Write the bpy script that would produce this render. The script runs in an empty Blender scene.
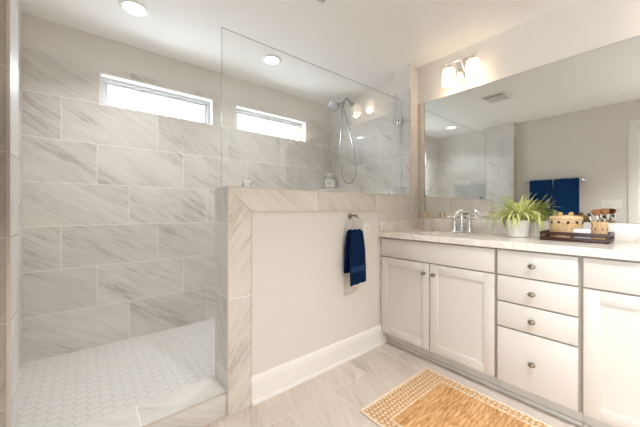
import bpy, bmesh, math, random
from mathutils import Vector, Matrix
random.seed(7)
S = bpy.context.scene
COL = S.collection
PI = math.pi

# ------------------------------------------------------------------ camera, world, exposure, large lights
H = 2.423
cam_d = bpy.data.cameras.new('camera')
cam_d.sensor_width = 36.0
cam_d.lens = 36.0 * 286.2 / 640.0
cam_d.shift_y = -4.1 / 640.0
cam_d.clip_start = 0.02
cam = bpy.data.objects.new('camera', cam_d)
COL.objects.link(cam)
cam.location = (-2.414, -1.494, 1.0956)
cam.rotation_euler = (math.radians(90), 0, math.radians(50.65 - 90))
S.camera = cam

S.view_settings.view_transform = 'Standard'
S.view_settings.look = 'None'
S.view_settings.gamma = 1.0
S.view_settings.use_curve_mapping = False
S.view_settings.exposure = 0.70
S.cycles.use_denoising = True
S.cycles.max_bounces = 14
S.cycles.diffuse_bounces = 8
S.cycles.glossy_bounces = 6
S.cycles.transmission_bounces = 8
S.cycles.transparent_max_bounces = 12
S.cycles.caustics_reflective = False
S.cycles.caustics_refractive = False
S.cycles.sample_clamp_indirect = 6.0

world = bpy.data.worlds.new('sky')
S.world = world
world.use_nodes = True
wn = world.node_tree.nodes
wn['Background'].inputs['Color'].default_value = (0.82, 0.91, 1.0, 1)
wn['Background'].inputs['Strength'].default_value = 10.0


def area_light(name, loc, rot, sx, sy, power, color, portal=False, shape='RECTANGLE', spread=180):
    d = bpy.data.lights.new(name, 'AREA')
    d.shape = shape
    d.size = sx
    if shape in ('RECTANGLE', 'ELLIPSE'):
        d.size_y = sy
    d.energy = power
    d.color = color
    d.spread = math.radians(spread)
    if portal:
        d.cycles.is_portal = True
    o = bpy.data.objects.new(name, d)
    COL.objects.link(o)
    o.location = loc
    o.rotation_euler = rot
    return o


D = 1.276                                    # window wall
WIN = ((-2.332, -1.465), (-1.247, -0.358))
WZ = (1.895, 2.150)
for k, (a, b) in enumerate(WIN):             # daylight portals in the two window openings
    area_light('window_daylight', ((a + b) / 2, D + 0.115, sum(WZ) / 2), (math.radians(-90), 0, 0), b - a, WZ[1] - WZ[0], 1, (1, 1, 1), portal=True)

HX = -4.6                                    # far wall of the adjoining room, with a window added for more light
HW = (-2.32, -0.45, 0.40, 2.25)
area_light('window_daylight', (HX - 0.11, (HW[0] + HW[1]) / 2, (HW[2] + HW[3]) / 2), (0, math.radians(-90), 0), HW[3] - HW[2], HW[1] - HW[0], 1, (1, 1, 1), portal=True)  # daylight portal of the added window
WARM = (1.0, 0.78, 0.55)
NEUT = (0.97, 0.99, 1.0)
P_DOWN, P_ROOM, P_BULB = 3.2, 19.0, 2.5


# ------------------------------------------------------------------ helpers
def lin(c):
    c = c / 255.0
    return c / 12.92 if c <= 0.04045 else ((c + 0.055) / 1.055) ** 2.4


def rgb(r, g, b):
    return (lin(r), lin(g), lin(b), 1.0)


class G:
    """small node graph writer"""
    def __init__(self, name):
        self.m = bpy.data.materials.new(name)
        self.m.use_nodes = True
        self.t = self.m.node_tree
        self.n = self.t.nodes
        self.b = self.n['Principled BSDF']
        self.out = self.n['Material Output']

    def set(self, sock, v):
        if isinstance(v, bpy.types.NodeSocket):
            self.t.links.new(v, sock)
        elif v is not None:
            sock.default_value = v

    def math(self, op, a, b=None, c=None, clamp=False):
        x = self.n.new('ShaderNodeMath')
        x.operation = op
        x.use_clamp = clamp
        for i, v in enumerate((a, b, c)):
            self.set(x.inputs[i], v)
        return x.outputs[0]

    def vmath(self, op, a, b=None):
        x = self.n.new('ShaderNodeVectorMath')
        x.operation = op
        self.set(x.inputs[0], a)
        if b is not None:
            self.set(x.inputs[1], b)
        return x.outputs['Value'] if op in ('DOT_PRODUCT', 'LENGTH') else x.outputs[0]

    def pos(self):
        g = self.n.new('ShaderNodeNewGeometry').outputs['Position']
        s = self.n.new('ShaderNodeSeparateXYZ')
        self.t.links.new(g, s.inputs[0])
        return s.outputs

    def objco(self):
        g = self.n.new('ShaderNodeTexCoord').outputs['Object']
        s = self.n.new('ShaderNodeSeparateXYZ')
        self.t.links.new(g, s.inputs[0])
        return s.outputs

    def comb(self, x, y, z=0.0):
        c = self.n.new('ShaderNodeCombineXYZ')
        for i, v in enumerate((x, y, z)):
            self.set(c.inputs[i], v)
        return c.outputs[0]

    def noise(self, vec, scale, detail=4.0, rough=0.55, dist=0.0):
        x = self.n.new('ShaderNodeTexNoise')
        self.set(x.inputs['Vector'], vec)
        x.inputs['Scale'].default_value = scale
        x.inputs['Detail'].default_value = detail
        x.inputs['Roughness'].default_value = rough
        x.inputs['Distortion'].default_value = dist
        return x.outputs['Fac']

    def white(self, vec):
        x = self.n.new('ShaderNodeTexWhiteNoise')
        self.set(x.inputs['Vector'], vec)
        return x.outputs['Value']

    def ramp(self, fac, stops):
        x = self.n.new('ShaderNodeValToRGB')
        self.set(x.inputs[0], fac)
        e = x.color_ramp.elements
        while len(e) < len(stops):
            e.new(0.5)
        for k, (p, c) in enumerate(stops):
            e[k].position = p
            e[k].color = c
        return x.outputs[0]

    def mix(self, f, a, b):
        x = self.n.new('ShaderNodeMix')
        x.data_type = 'RGBA'
        self.set(x.inputs[0], f)
        self.set(x.inputs[6], a)
        self.set(x.inputs[7], b)
        return x.outputs[2]

    def bump(self, h, strength=0.3, dist=0.002):
        x = self.n.new('ShaderNodeBump')
        x.inputs['Strength'].default_value = strength
        x.inputs['Distance'].default_value = dist
        self.set(x.inputs['Height'], h)
        self.t.links.new(x.outputs[0], self.b.inputs['Normal'])

    def base(self, c, rough=0.5, metal=0.0, spec=0.5):
        self.set(self.b.inputs['Base Color'], c)
        self.set(self.b.inputs['Roughness'], rough)
        self.b.inputs['Metallic'].default_value = metal
        self.b.inputs['Specular IOR Level'].default_value = spec
        return self


MATS = {}


def plain(name, c, rough=0.5, metal=0.0, spec=0.5, grain=0.0, gscale=60, bump=0.0):
    g = G(name)
    col = rgb(*c)
    if grain or bump:
        tc = g.n.new('ShaderNodeTexCoord').outputs['Object']
        nz = g.noise(tc, gscale, 3)
        if grain:
            d = tuple(x * (1 - grain) for x in col[:3]) + (1,)
            col = g.ramp(nz, [(0.3, d), (0.7, col)])
        if bump:
            g.bump(nz, bump, 0.002)
    g.base(col, rough, metal, spec)
    MATS[name] = g.m
    return g.m


def tile_mat(name, axes, row_h, tile_l, v0, u0, frac, light, dark, grout, angle, step=3, gw=0.002, rough=0.35, rows='v', streak=1.0, diag=None):
    """running-bond stone tile with soft diagonal veining; axes: the two world axes spanning the face."""
    g = G(name)
    p = g.pos()
    u, v = p['XYZ'.index(axes[0])], p['XYZ'.index(axes[1])]
    vv = g.math('DIVIDE', g.math('SUBTRACT', v, v0), row_h)
    row = g.math('FLOOR', vv)
    fv = g.math('MULTIPLY', g.math('SUBTRACT', vv, row), row_h)
    sh = g.math('MULTIPLY', g.math('FLOORED_MODULO', row, float(step)), frac)
    uu = g.math('DIVIDE', g.math('SUBTRACT', g.math('SUBTRACT', u, u0), sh), tile_l)
    colm = g.math('FLOOR', uu)
    fu = g.math('MULTIPLY', g.math('SUBTRACT', uu, colm), tile_l)
    du = g.math('MINIMUM', fu, g.math('SUBTRACT', tile_l, fu))
    dv = g.math('MINIMUM', fv, g.math('SUBTRACT', row_h, fv))
    dd = g.math('MINIMUM', du, dv)
    gm = g.math('LESS_THAN', dd, gw)
    rnd = g.white(g.comb(row, colm, 0.37))
    ca, sa = math.cos(angle), math.sin(angle)
    al = g.math('ADD', g.math('MULTIPLY', u, ca), g.math('MULTIPLY', v, sa))
    ac = g.math('SUBTRACT', g.math('MULTIPLY', v, ca), g.math('MULTIPLY', u, sa))
    off = g.math('MULTIPLY', rnd, 37.0)
    v1 = g.comb(g.math('MULTIPLY', al, 2.2), g.math('MULTIPLY', ac, 24.0), off)
    v2 = g.comb(g.math('MULTIPLY', al, 7.0), g.math('MULTIPLY', ac, 85.0), off)
    v3 = g.comb(g.math('MULTIPLY', al, 1.6), g.math('MULTIPLY', ac, 5.0), off)
    n1 = g.noise(v1, 1.0, 4, 0.65, 0.5)
    n2 = g.noise(v2, 1.0, 3, 0.65, 0.5)
    n3 = g.noise(v3, 1.0, 3, 0.55, 0.4)
    s = g.math('ADD', g.math('MULTIPLY', n1, 0.40), g.math('MULTIPLY', n2, 0.38))
    s = g.math('ADD', s, g.math('MULTIPLY', n3, 0.42))
    L, K = rgb(*light), rgb(*dark)
    M = tuple((a * 0.72 + b * 0.28) for a, b in zip(L, K))
    tc = g.ramp(s, [(0.44, K), (0.56, M), (0.70, L)])
    br = g.math('ADD', 0.955, g.math('MULTIPLY', rnd, 0.09))
    tcol = g.vmath('MULTIPLY', tc, g.comb(br, br, br))
    col = g.mix(gm, tcol, rgb(*grout))
    g.base(col, g.math('ADD', rough, g.math('MULTIPLY', gm, 0.4)), 0, 0.4)
    g.bump(g.math('SUBTRACT', 1.0, gm), 0.25, 0.0015)
    MATS[name] = g.m
    return g.m


def hex_mat():
    g = G('hex_mosaic')
    p = g.pos()
    sc = 0.061
    uv = g.comb(g.math('DIVIDE', p[1], sc), g.math('DIVIDE', p[0], sc), 0.0)
    r = (1.0, 1.7320508, 1.0)
    h = (0.5, 0.8660254, 0.0)

    def modv(vec):
        x = g.n.new('ShaderNodeVectorMath')
        x.operation = 'WRAP'
        g.set(x.inputs[0], vec)
        x.inputs[1].default_value = (r[0], r[1], 1)
        x.inputs[2].default_value = (0, 0, 0)
        return x.outputs[0]
    A = g.vmath('SUBTRACT', modv(uv), h)
    B = g.vmath('SUBTRACT', modv(g.vmath('SUBTRACT', uv, h)), h)
    A = g.vmath('MULTIPLY', A, (1, 1, 0))
    B = g.vmath('MULTIPLY', B, (1, 1, 0))
    t = g.math('LESS_THAN', g.vmath('LENGTH', A), g.vmath('LENGTH', B))
    mx = g.n.new('ShaderNodeMix')
    mx.data_type = 'VECTOR'
    g.set(mx.inputs[0], t)
    g.set(mx.inputs[4], B)
    g.set(mx.inputs[5], A)
    gv = g.vmath('ABSOLUTE', mx.outputs[1])
    d1 = g.vmath('DOT_PRODUCT', gv, (0.5, 0.8660254, 0))
    sx = g.n.new('ShaderNodeSeparateXYZ')
    g.t.links.new(gv, sx.inputs[0])
    d = g.math('MAXIMUM', d1, sx.outputs[0])
    gm = g.math('GREATER_THAN', d, 0.462)
    col = g.mix(gm, rgb(218, 216, 212), rgb(197, 194, 189))
    g.base(col, 0.4, 0, 0.4)
    g.bump(g.math('SUBTRACT', 1.0, gm), 0.3, 0.001)
    MATS['hex'] = g.m
    return g.m


def glass_mat(name, tint=(1, 1, 1), refl=1.0, f0=0.04):
    g = G(name)
    tr = g.n.new('ShaderNodeBsdfTransparent')
    tr.inputs[0].default_value = (*tint, 1)
    gl = g.n.new('ShaderNodeBsdfGlossy')
    gl.inputs['Roughness'].default_value = 0.0
    gl.inputs['Color'].default_value = (refl, refl, refl, 1)
    ge = g.n.new('ShaderNodeNewGeometry')
    cosi = g.math('ABSOLUTE', g.vmath('DOT_PRODUCT', ge.outputs['Normal'], ge.outputs['Incoming']))
    fr = g.math('ADD', f0, g.math('MULTIPLY', 1.0 - f0, g.math('POWER', g.math('SUBTRACT', 1.0, cosi, clamp=True), 5.0)))
    mx = g.n.new('ShaderNodeMixShader')
    g.t.links.new(fr, mx.inputs[0])
    g.t.links.new(tr.outputs[0], mx.inputs[1])
    g.t.links.new(gl.outputs[0], mx.inputs[2])
    g.t.links.new(mx.outputs[0], g.out.inputs['Surface'])
    MATS[name] = g.m
    return g.m


def emit_mat(name, c, s):
    g = G(name)
    e = g.n.new('ShaderNodeEmission')
    e.inputs[0].default_value = (*c, 1)
    e.inputs[1].default_value = s
    g.t.links.new(e.outputs[0], g.out.inputs['Surface'])
    MATS[name] = g.m
    return g.m


def shade_mat():
    g = G('frosted_shade')
    df = g.n.new('ShaderNodeBsdfDiffuse')
    df.inputs[0].default_value = (0.9, 0.86, 0.8, 1)
    tl = g.n.new('ShaderNodeBsdfTranslucent')
    tl.inputs[0].default_value = (0.95, 0.9, 0.83, 1)
    tr = g.n.new('ShaderNodeBsdfTransparent')
    a = g.n.new('ShaderNodeMixShader')
    a.inputs[0].default_value = 0.6
    b = g.n.new('ShaderNodeMixShader')
    b.inputs[0].default_value = 0.45
    g.t.links.new(df.outputs[0], a.inputs[1])
    g.t.links.new(tl.outputs[0], a.inputs[2])
    g.t.links.new(a.outputs[0], b.inputs[1])
    g.t.links.new(tr.outputs[0], b.inputs[2])
    g.t.links.new(b.outputs[0], g.out.inputs['Surface'])
    MATS['shade'] = g.m
    return g.m


class MB:
    def __init__(self):
        self.bm = bmesh.new()

    def box(self, x0, x1, y0, y1, z0, z1, mi=0, bev=0.0, seg=2):
        t = bmesh.new()
        bmesh.ops.create_cube(t, size=1.0)
        for v in t.verts:
            v.co = Vector(((x0 + x1) / 2 + v.co.x * (x1 - x0), (y0 + y1) / 2 + v.co.y * (y1 - y0), (z0 + z1) / 2 + v.co.z * (z1 - z0)))
        if bev:
            bmesh.ops.bevel(t, geom=list(t.edges), offset=bev, segments=seg, affect='EDGES', profile=0.5)
        for f in t.faces:
            f.material_index = mi
        self.merge(t)
        return self

    def merge(self, t, M=None):
        if M is not None:
            bmesh.ops.transform(t, matrix=M, verts=t.verts)
        bmesh.ops.recalc_face_normals(t, faces=t.faces)
        me = bpy.data.meshes.new('tmp')
        t.to_mesh(me)
        t.free()
        self.bm.from_mesh(me)
        bpy.data.meshes.remove(me)

    def lathe(self, prof, axis_p=(0, 0, 0), direction=(0, 0, 1), n=24, mi=0, caps=True, sx=1.0, sy=1.0):
        """prof: (radius, height) from bottom to top"""
        t = bmesh.new()
        rings = []
        for r, z in prof:
            rings.append([t.verts.new((sx * r * math.cos(2 * PI * k / n), sy * r * math.sin(2 * PI * k / n), z)) for k in range(n)])
        for a, b in zip(rings, rings[1:]):
            for k in range(n):
                t.faces.new((a[k], a[(k + 1) % n], b[(k + 1) % n], b[k]))
        if caps:
            if prof[0][0] > 1e-6:
                t.faces.new(rings[0][::-1])
            if prof[-1][0] > 1e-6:
                t.faces.new(rings[-1])
        for f in t.faces:
            f.material_index = mi
        q = Vector((0, 0, 1)).rotation_difference(Vector(direction).normalized())
        self.merge(t, Matrix.Translation(axis_p) @ q.to_matrix().to_4x4())
        return self

    def tube(self, pts, r, n=10, mi=0, smooth=0, closed=False):
        pts = [Vector(p) for p in pts]
        if smooth:
            out = []
            m = len(pts)
            rng = range(m if closed else m - 1)
            for i in rng:
                p0 = pts[(i - 1) % m] if closed or i > 0 else pts[i]
                p1, p2 = pts[i], pts[(i + 1) % m]
                p3 = pts[(i + 2) % m] if closed or i + 2 < m else p2
                for k in range(smooth):
                    s = k / smooth
                    out.append(0.5 * ((2 * p1) + (p2 - p0) * s + (2 * p0 - 5 * p1 + 4 * p2 - p3) * s * s + (3 * p1 - p0 - 3 * p2 + p3) * s ** 3))
            if not closed:
                out.append(pts[-1])
            pts = out
        t = bmesh.new()
        rings = []
        m = len(pts)
        up = Vector((0, 0, 1))
        prev = None
        for i, p in enumerate(pts):
            if closed:
                d = (pts[(i + 1) % m] - pts[i - 1]).normalized()
            else:
                d = (pts[min(i + 1, m - 1)] - pts[max(i - 1, 0)]).normalized()
            if prev is None:
                a = d.cross(up)
                if a.length < 1e-3:
                    a = d.cross(Vector((1, 0, 0)))
                a.normalize()
            else:
                a = (prev - d * prev.dot(d)).normalized()
            prev = a
            b = d.cross(a)
            rr = r(i / max(m - 1, 1)) if callable(r) else r
            rings.append([t.verts.new(p + rr * (math.cos(2 * PI * k / n) * a + math.sin(2 * PI * k / n) * b)) for k in range(n)])
        pairs = list(zip(rings, rings[1:]))
        if closed:
            pairs.append((rings[-1], rings[0]))
        for A, B in pairs:
            for k in range(n):
                t.faces.new((A[k], A[(k + 1) % n], B[(k + 1) % n], B[k]))
        if not closed:
            t.faces.new(rings[0][::-1])
            t.faces.new(rings[-1])
        for f in t.faces:
            f.material_index = mi
        self.merge(t)
        return self

    def sphere(self, c, r, sx=1, sy=1, sz=1, n=16, mi=0):
        t = bmesh.new()
        bmesh.ops.create_uvsphere(t, u_segments=n, v_segments=max(6, n // 2), radius=r)
        for v in t.verts:
            v.co = Vector((c[0] + v.co.x * sx, c[1] + v.co.y * sy, c[2] + v.co.z * sz))
        for f in t.faces:
            f.material_index = mi
        self.merge(t)
        return self

    def build(self, name, mats, parent=None, smooth=True, angle=35):
        me = bpy.data.meshes.new(name)
        if parent is not None:
            w = Vector((0, 0, 0))
            q = parent
            while q is not None:
                w = w + q.location
                q = q.parent
            bmesh.ops.translate(self.bm, verts=self.bm.verts, vec=-w)
        self.bm.to_mesh(me)
        self.bm.free()
        for m in (mats if isinstance(mats, (list, tuple)) else [mats]):
            me.materials.append(m)
        if smooth:
            for p in me.polygons:
                p.use_smooth = True
            me.set_sharp_from_angle(angle=math.radians(angle))
        o = bpy.data.objects.new(name, me)
        COL.objects.link(o)
        if parent is not None:
            o.parent = parent
        return o


def tag(o, label=None, cat=None, group=None, kind=None):
    for k, v in (('label', label), ('category', cat), ('group', group), ('kind', kind)):
        if v:
            o[k] = v
    return o


def thing(name, loc, label, cat, group=None):
    o = bpy.data.objects.new(name, None)
    o.empty_display_size = 0.05
    COL.objects.link(o)
    o.location = loc
    return tag(o, label, cat, group)


def struct(o):
    o['kind'] = 'structure'
    return o


def copy_thing(root, loc, label, group=None):
    def rec(o, parent):
        c = o.copy()
        COL.objects.link(c)
        c.parent = parent
        for ch in list(o.children):
            rec(ch, c)
        return c
    r = rec(root, None)
    r.location = loc
    r['label'] = label
    if group:
        r['group'] = group
    return r


# ------------------------------------------------------------------ materials
PAINT = plain('wall_paint', (223, 219, 214), 0.75, spec=0.25)
CEIL = plain('ceiling_paint', (243, 241, 238), 0.85, spec=0.2)
WHITE = plain('white_trim', (240, 238, 234), 0.4)
VINYL = plain('white_vinyl', (206, 208, 208), 0.4)
VINYL_L = plain('white_sash', (222, 223, 223), 0.4)
CAB = plain('cabinet_paint', (216, 211, 205), 0.42)
CAB_SHADED = plain('cabinet_paint_shaded', (172, 163, 152), 0.5)  # cabinet paint darkened to stand in for shade in the front gaps
COUNTER_G = G('counter_quartz')
_tc = COUNTER_G.n.new('ShaderNodeTexCoord').outputs['Object']
_n = COUNTER_G.noise(_tc, 5.0, 5, 0.6, 1.2)
COUNTER_G.base(COUNTER_G.ramp(_n, [(0.42, rgb(234, 227, 218)), (0.5, rgb(225, 216, 207)), (0.56, rgb(236, 230, 223))]), 0.22)
COUNTER = COUNTER_G.m
NICKEL = plain('brushed_nickel', (150, 141, 128), 0.4, 1.0)
SHOWER_METAL = plain('satin_shower_metal', (168, 167, 165), 0.22, 1.0)
CHROME = plain('chrome', (225, 225, 226), 0.1, 1.0)
STEEL_TRIM = plain('tile_edge_trim', (208, 200, 190), 0.35, 0.3)
NAVY = plain('navy_terry', (13, 40, 78), 0.95, spec=0.1, grain=0.4, gscale=260, bump=0.6)
NAVY_B = plain('navy_bath_terry', (21, 60, 106), 0.95, spec=0.1, grain=0.35, gscale=260, bump=0.6)
NAVY_BAND = plain('navy_band', (38, 66, 106), 0.8, spec=0.15, grain=0.25, gscale=200)
MIRROR = plain('mirror_silver', (228, 231, 229), 0.0, 1.0)
PORCELAIN = plain('porcelain', (243, 241, 237), 0.2)
POT = plain('pot_ceramic', (236, 232, 226), 0.35, grain=0.05, gscale=40)
SOIL = plain('soil', (62, 46, 34), 0.95, grain=0.4, gscale=200)
DARKWOOD = plain('dark_wood', (70, 38, 26), 0.4, grain=0.35, gscale=90)
BLACK = plain('black_plastic', (28, 26, 25), 0.4)
BAMBOO = plain('bamboo', (232, 196, 122), 0.5)
BRISTLE_W = plain('white_bristle', (235, 232, 225), 0.8)
HAIR_BROWN = plain('brush_hair', (168, 118, 78), 0.85, grain=0.35, gscale=300)
FERRULE = plain('ferrule_metal', (216, 208, 198), 0.25, 1.0)
CHANNEL = plain('mirror_channel', (196, 184, 172), 0.45, 0.2)
SPRAY = plain('spray_face_grey', (158, 158, 157), 0.35, 0.4)
BEAD = plain('light_wood_bead', (222, 182, 116), 0.5)
SHELL = plain('shell_dark', (70, 54, 46), 0.4, grain=0.6, gscale=150)
SHELL_L = plain('shell_light', (226, 208, 180), 0.4)
CARDW = plain('white_box_card', (238, 238, 236), 0.5)
BOTTLE = plain('bottle_grey', (186, 184, 178), 0.3)
LABELW = plain('bottle_label', (232, 230, 224), 0.5)
INK = plain('label_ink', (120, 116, 110), 0.6)
DARKSLOT = plain('dark_slot', (60, 57, 53), 0.7)
GRILLE = plain('vent_grille', (205, 201, 194), 0.6)
GLASS = glass_mat('clear_glass', (0.982, 0.99, 0.987), f0=0.09)
PANE = glass_mat('window_pane', (0.97, 0.98, 0.98))
CG = G('frosted_cup_glass')
_d = CG.n.new('ShaderNodeBsdfDiffuse')
_d.inputs[0].default_value = (0.86, 0.83, 0.79, 1)
_t = CG.n.new('ShaderNodeBsdfTranslucent')
_t.inputs[0].default_value = (0.92, 0.9, 0.87, 1)
_x = CG.n.new('ShaderNodeMixShader')
_x.inputs[0].default_value = 0.5
CG.t.links.new(_d.outputs[0], _x.inputs[1])
CG.t.links.new(_t.outputs[0], _x.inputs[2])
CG.t.links.new(_x.outputs[0], CG.out.inputs['Surface'])
CUPGLASS = CG.m
GEDGE = plain('glass_edge', (178, 186, 182), 0.15)
BULB = emit_mat('bulb_glow', (1.0, 0.90, 0.75), 3.0)
LENS = emit_mat('downlight_lens', (1.0, 0.95, 0.88), 9.0)
SHADE = shade_mat()
HALL_FLOOR = plain('hall_floor', (190, 182, 172), 0.6, grain=0.15, gscale=8)

T_L, T_D, GRT = (222, 219, 214), (175, 170, 164), (243, 241, 238)
HEX = hex_mat()
TZ0 = 0.046
TILE_BACK = tile_mat('tile_window_wall', 'XZ', 0.31, 0.613, TZ0, -2.14, -0.204, T_L, T_D, GRT, math.radians(-33))
TILE_SIDE = tile_mat('tile_side_wall', 'YZ', 0.31, 0.613, TZ0, 0.30, -0.204, T_L, T_D, GRT, math.radians(33))
TILE_END = tile_mat('tile_wall_end', 'YZ', 0.40, 0.8, 0.62, 0.6, 0.0, T_L, T_D, GRT, math.radians(62))
TILE_WING = tile_mat('tile_wing', 'YZ', 0.305, 0.8, 0.385, 0.5, 0.0, (222, 221, 219), T_D, (176, 172, 166), math.radians(70))
TILE_FRONT_LIT = tile_mat('tile_front_return_lit', 'XZ', 0.305, 0.8, 0.385, 0.5, 0.0, (238, 233, 226), (218, 212, 204), (224, 218, 210), math.radians(60), rough=0.5)  # pilaster front: vanity light put into the lighter tile colours
TILE_WFRONT_SHADED = tile_mat('tile_wing_front_shaded', 'XZ', 0.305, 0.8, 0.385, 0.5, 0.0, (186, 178, 168), (158, 149, 138), (206, 200, 192), math.radians(70))  # unlit wing front: shade put into the darker tile colours
TILE_CAP = tile_mat('tile_border', 'XZ', 1.0, 0.616, 0.5, -1.223, 0.0, (224, 218, 210), (186, 176, 165), GRT, math.radians(-40), rough=0.3)
TILE_POST = tile_mat('tile_border_post', 'XZ', 0.613, 0.9, 0.0, -2.0, 0.0, (224, 218, 210), (186, 176, 165), GRT, math.radians(55), rough=0.3)
TILE_TOP = tile_mat('tile_ledge', 'XY', 2.0, 0.616, -1.0, -1.223, 0.0, (224, 218, 209), (200, 193, 184), GRT, math.radians(-30))
TILE_CURB = tile_mat('tile_curb', 'XY', 2.0, 0.62, -1.0, -2.22, 0.0, (220, 217, 212), (190, 184, 177), GRT, math.radians(-35))
TILE_CURBF = tile_mat('tile_curb_front', 'XZ', 2.0, 0.62, -1.0, -2.22, 0.0, T_L, T_D, GRT, math.radians(-25))
TILE_FLOOR = tile_mat('tile_floor', 'YX', 0.306, 0.612, -1.57, -0.516, 0.306, (219, 207, 197), (188, 175, 163), (228, 219, 208), math.radians(25), step=2, rough=0.3)


# ------------------------------------------------------------------ room shell
XL, XR, XS = -2.742, 0.0, 0.036
YB, ZT = -3.0, 2.2
struct(MB().box(XL - 0.12, 0.15, YB, 0.186, -0.1, 0.0).build('floor', TILE_FLOOR))
struct(MB().box(XL - 0.15, 0.2, YB - 0.15, D + 0.15, H, H + 0.1).build('ceiling', CEIL))
struct(MB().box(XL - 0.12, 0.15, 0.187, D + 0.14, -0.1, 0.046).build('shower_floor', HEX))

# window wall with its two openings: tiled to 2.2 m and painted above
m = MB()
ya, yb = D, D + 0.14
xs = [XL - 0.12, WIN[0][0], WIN[0][1], WIN[1][0], WIN[1][1], 0.15]
m.box(xs[0], xs[5], ya, yb, -0.1, WZ[0], 0)
for k in (0, 2, 4):
    m.box(xs[k], xs[k + 1], ya, yb, WZ[0], WZ[1], 0)
m.box(xs[0], xs[5], ya, yb, WZ[1], ZT, 0)
m.box(xs[0], xs[5], ya, yb, ZT, H, 1)
struct(m.build('wall_back', [TILE_BACK, PAINT], smooth=False))

# windows
for k, (a, b) in enumerate(WIN):
    z0, z1 = WZ
    m = MB()
    t = 0.012
    m.box(a, b, ya - 0.004, ya + 0.085, z1 - t, z1)              # reveal liner
    m.box(a, b, ya - 0.004, ya + 0.085, z0, z0 + t)
    m.box(a, a + t, ya - 0.004, ya + 0.085, z0 + t, z1 - t)
    m.box(b - t, b, ya - 0.004, ya + 0.085, z0 + t, z1 - t)
    w = struct(m.build('window_%d' % (k + 1), WHITE, smooth=False))
    m = MB()
    f = 0.028
    y0, y1 = ya + 0.06, ya + 0.10
    m.box(a + t, b - t, y0, y1, z1 - t - f, z1 - t, bev=0.003)
    m.box(a + t, b - t, y0, y1, z0 + t, z0 + t + f * 0.6, bev=0.003)
    zl, zh = z0 + t + f * 0.6, z1 - t - f
    m.box(a + t, a + t + f, y0, y1, zl, zh, bev=0.003)
    m.box(b - t - f, b - t, y0, y1, zl, zh, bev=0.003)
    m.build('window_frame', VINYL, w)
    m = MB()
    q, y0, y1 = 0.02, ya + 0.074, ya + 0.096
    xa, xb = a + t + f, b - t - f
    m.box(xa, xb, y0, y1, zh - q, zh, bev=0.002)
    m.box(xa, xb, y0, y1, zl, zl + q * 0.6, bev=0.002)
    m.box(xa, xa + q, y0, y1, zl + q * 0.6, zh - q, bev=0.002)
    m.box(xb - q, xb, y0, y1, zl + q * 0.6, zh - q, bev=0.002)
    m.build('sash', VINYL_L, w)
    m = MB()
    m.box(xa + q, xb - q, ya + 0.083, ya + 0.087, zl + q * 0.6, zh - q)
    m.build('pane', PANE, w, smooth=False)

# mirror wall, its shower continuation and the pilaster between them
struct(MB().box(0.0, 0.15, YB, 0.0, -0.1, H).build('wall_right', PAINT))
m = MB()
m.box(XS, 0.15, 0.187, D, 0.046, ZT, 0)
m.box(XS, 0.15, 0.187, D, ZT, H, 1)
struct(m.build('wall_shower_head', [TILE_SIDE, PAINT], smooth=False))
m = MB()
PX = -0.1275
m.box(PX, 0.15, 0.0, 0.187, 0.0, ZT, 0)
m.box(PX, 0.15, 0.0, 0.187, ZT, H, 1)
pil = struct(m.build('wall_pilaster', [TILE_WING, PAINT], smooth=False))
for p in pil.data.polygons:
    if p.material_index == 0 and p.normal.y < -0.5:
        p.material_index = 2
pil.data.materials.append(TILE_FRONT_LIT)
MB().box(PX - 0.003, PX + 0.006, -0.003, 0.006, 1.219, ZT).build('edge_trim', STEEL_TRIM, pil)

# left side: shower end wall, wing and the painted wall with the doorway
m = MB()
m.box(XL - 0.12, XL, 0.0, D, -0.1, ZT, 0)
m.box(XL - 0.12, XL, 0.0, D, ZT, H, 1)
struct(m.build('wall_shower_end', [TILE_SIDE, PAINT], smooth=False))
m = MB()
WX = -2.6246
m.box(XL, WX, 0.0, 0.187, 0.0, ZT, 0)
m.box(XL, WX, 0.0, 0.187, ZT, H, 1)
wing = struct(m.build('wall_wing', [TILE_WING, PAINT], smooth=False))
wing.data.materials.append(TILE_WFRONT_SHADED)
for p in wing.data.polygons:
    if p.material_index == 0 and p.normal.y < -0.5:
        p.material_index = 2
m = MB()
m.box(WX - 0.006, WX + 0.003, -0.003, 0.006, 0.0, ZT)
m.box(WX - 0.034, WX - 0.028, -0.003, 0.002, 0.0, ZT)
m.build('edge_trim', STEEL_TRIM, wing)

DY0, DY1, DZ = -1.262, -2.08, 2.09
m = MB()
m.box(XL - 0.12, XL, DY0, 0.0, -0.1, H)
m.box(XL - 0.12, XL, YB, DY1, -0.1, H)
m.box(XL - 0.12, XL, DY1, DY0, DZ, H)
struct(m.build('wall_left', PAINT, smooth=False))
struct(MB().box(XL - 0.12, 0.15, YB - 0.12, YB, -0.1, H).build('wall_front', PAINT))
m = MB()
cw, ct = 0.085, 0.018
m.box(XL, XL + ct, DY0, DY0 + cw, 0.0, DZ + cw, bev=0.004)
m.box(XL, XL + ct, DY1 - cw, DY1, 0.0, DZ + cw, bev=0.004)
m.box(XL, XL + ct, DY1, DY0, DZ, DZ + cw, bev=0.004)
m.box(XL - 0.12, XL, DY0 - 0.012, DY0, 0.0, DZ)
m.box(XL - 0.12, XL, DY1, DY1 + 0.012, 0.0, DZ)
m.box(XL - 0.12, XL, DY1, DY0, DZ - 0.012, DZ)
struct(m.build('door_1', WHITE))

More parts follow.
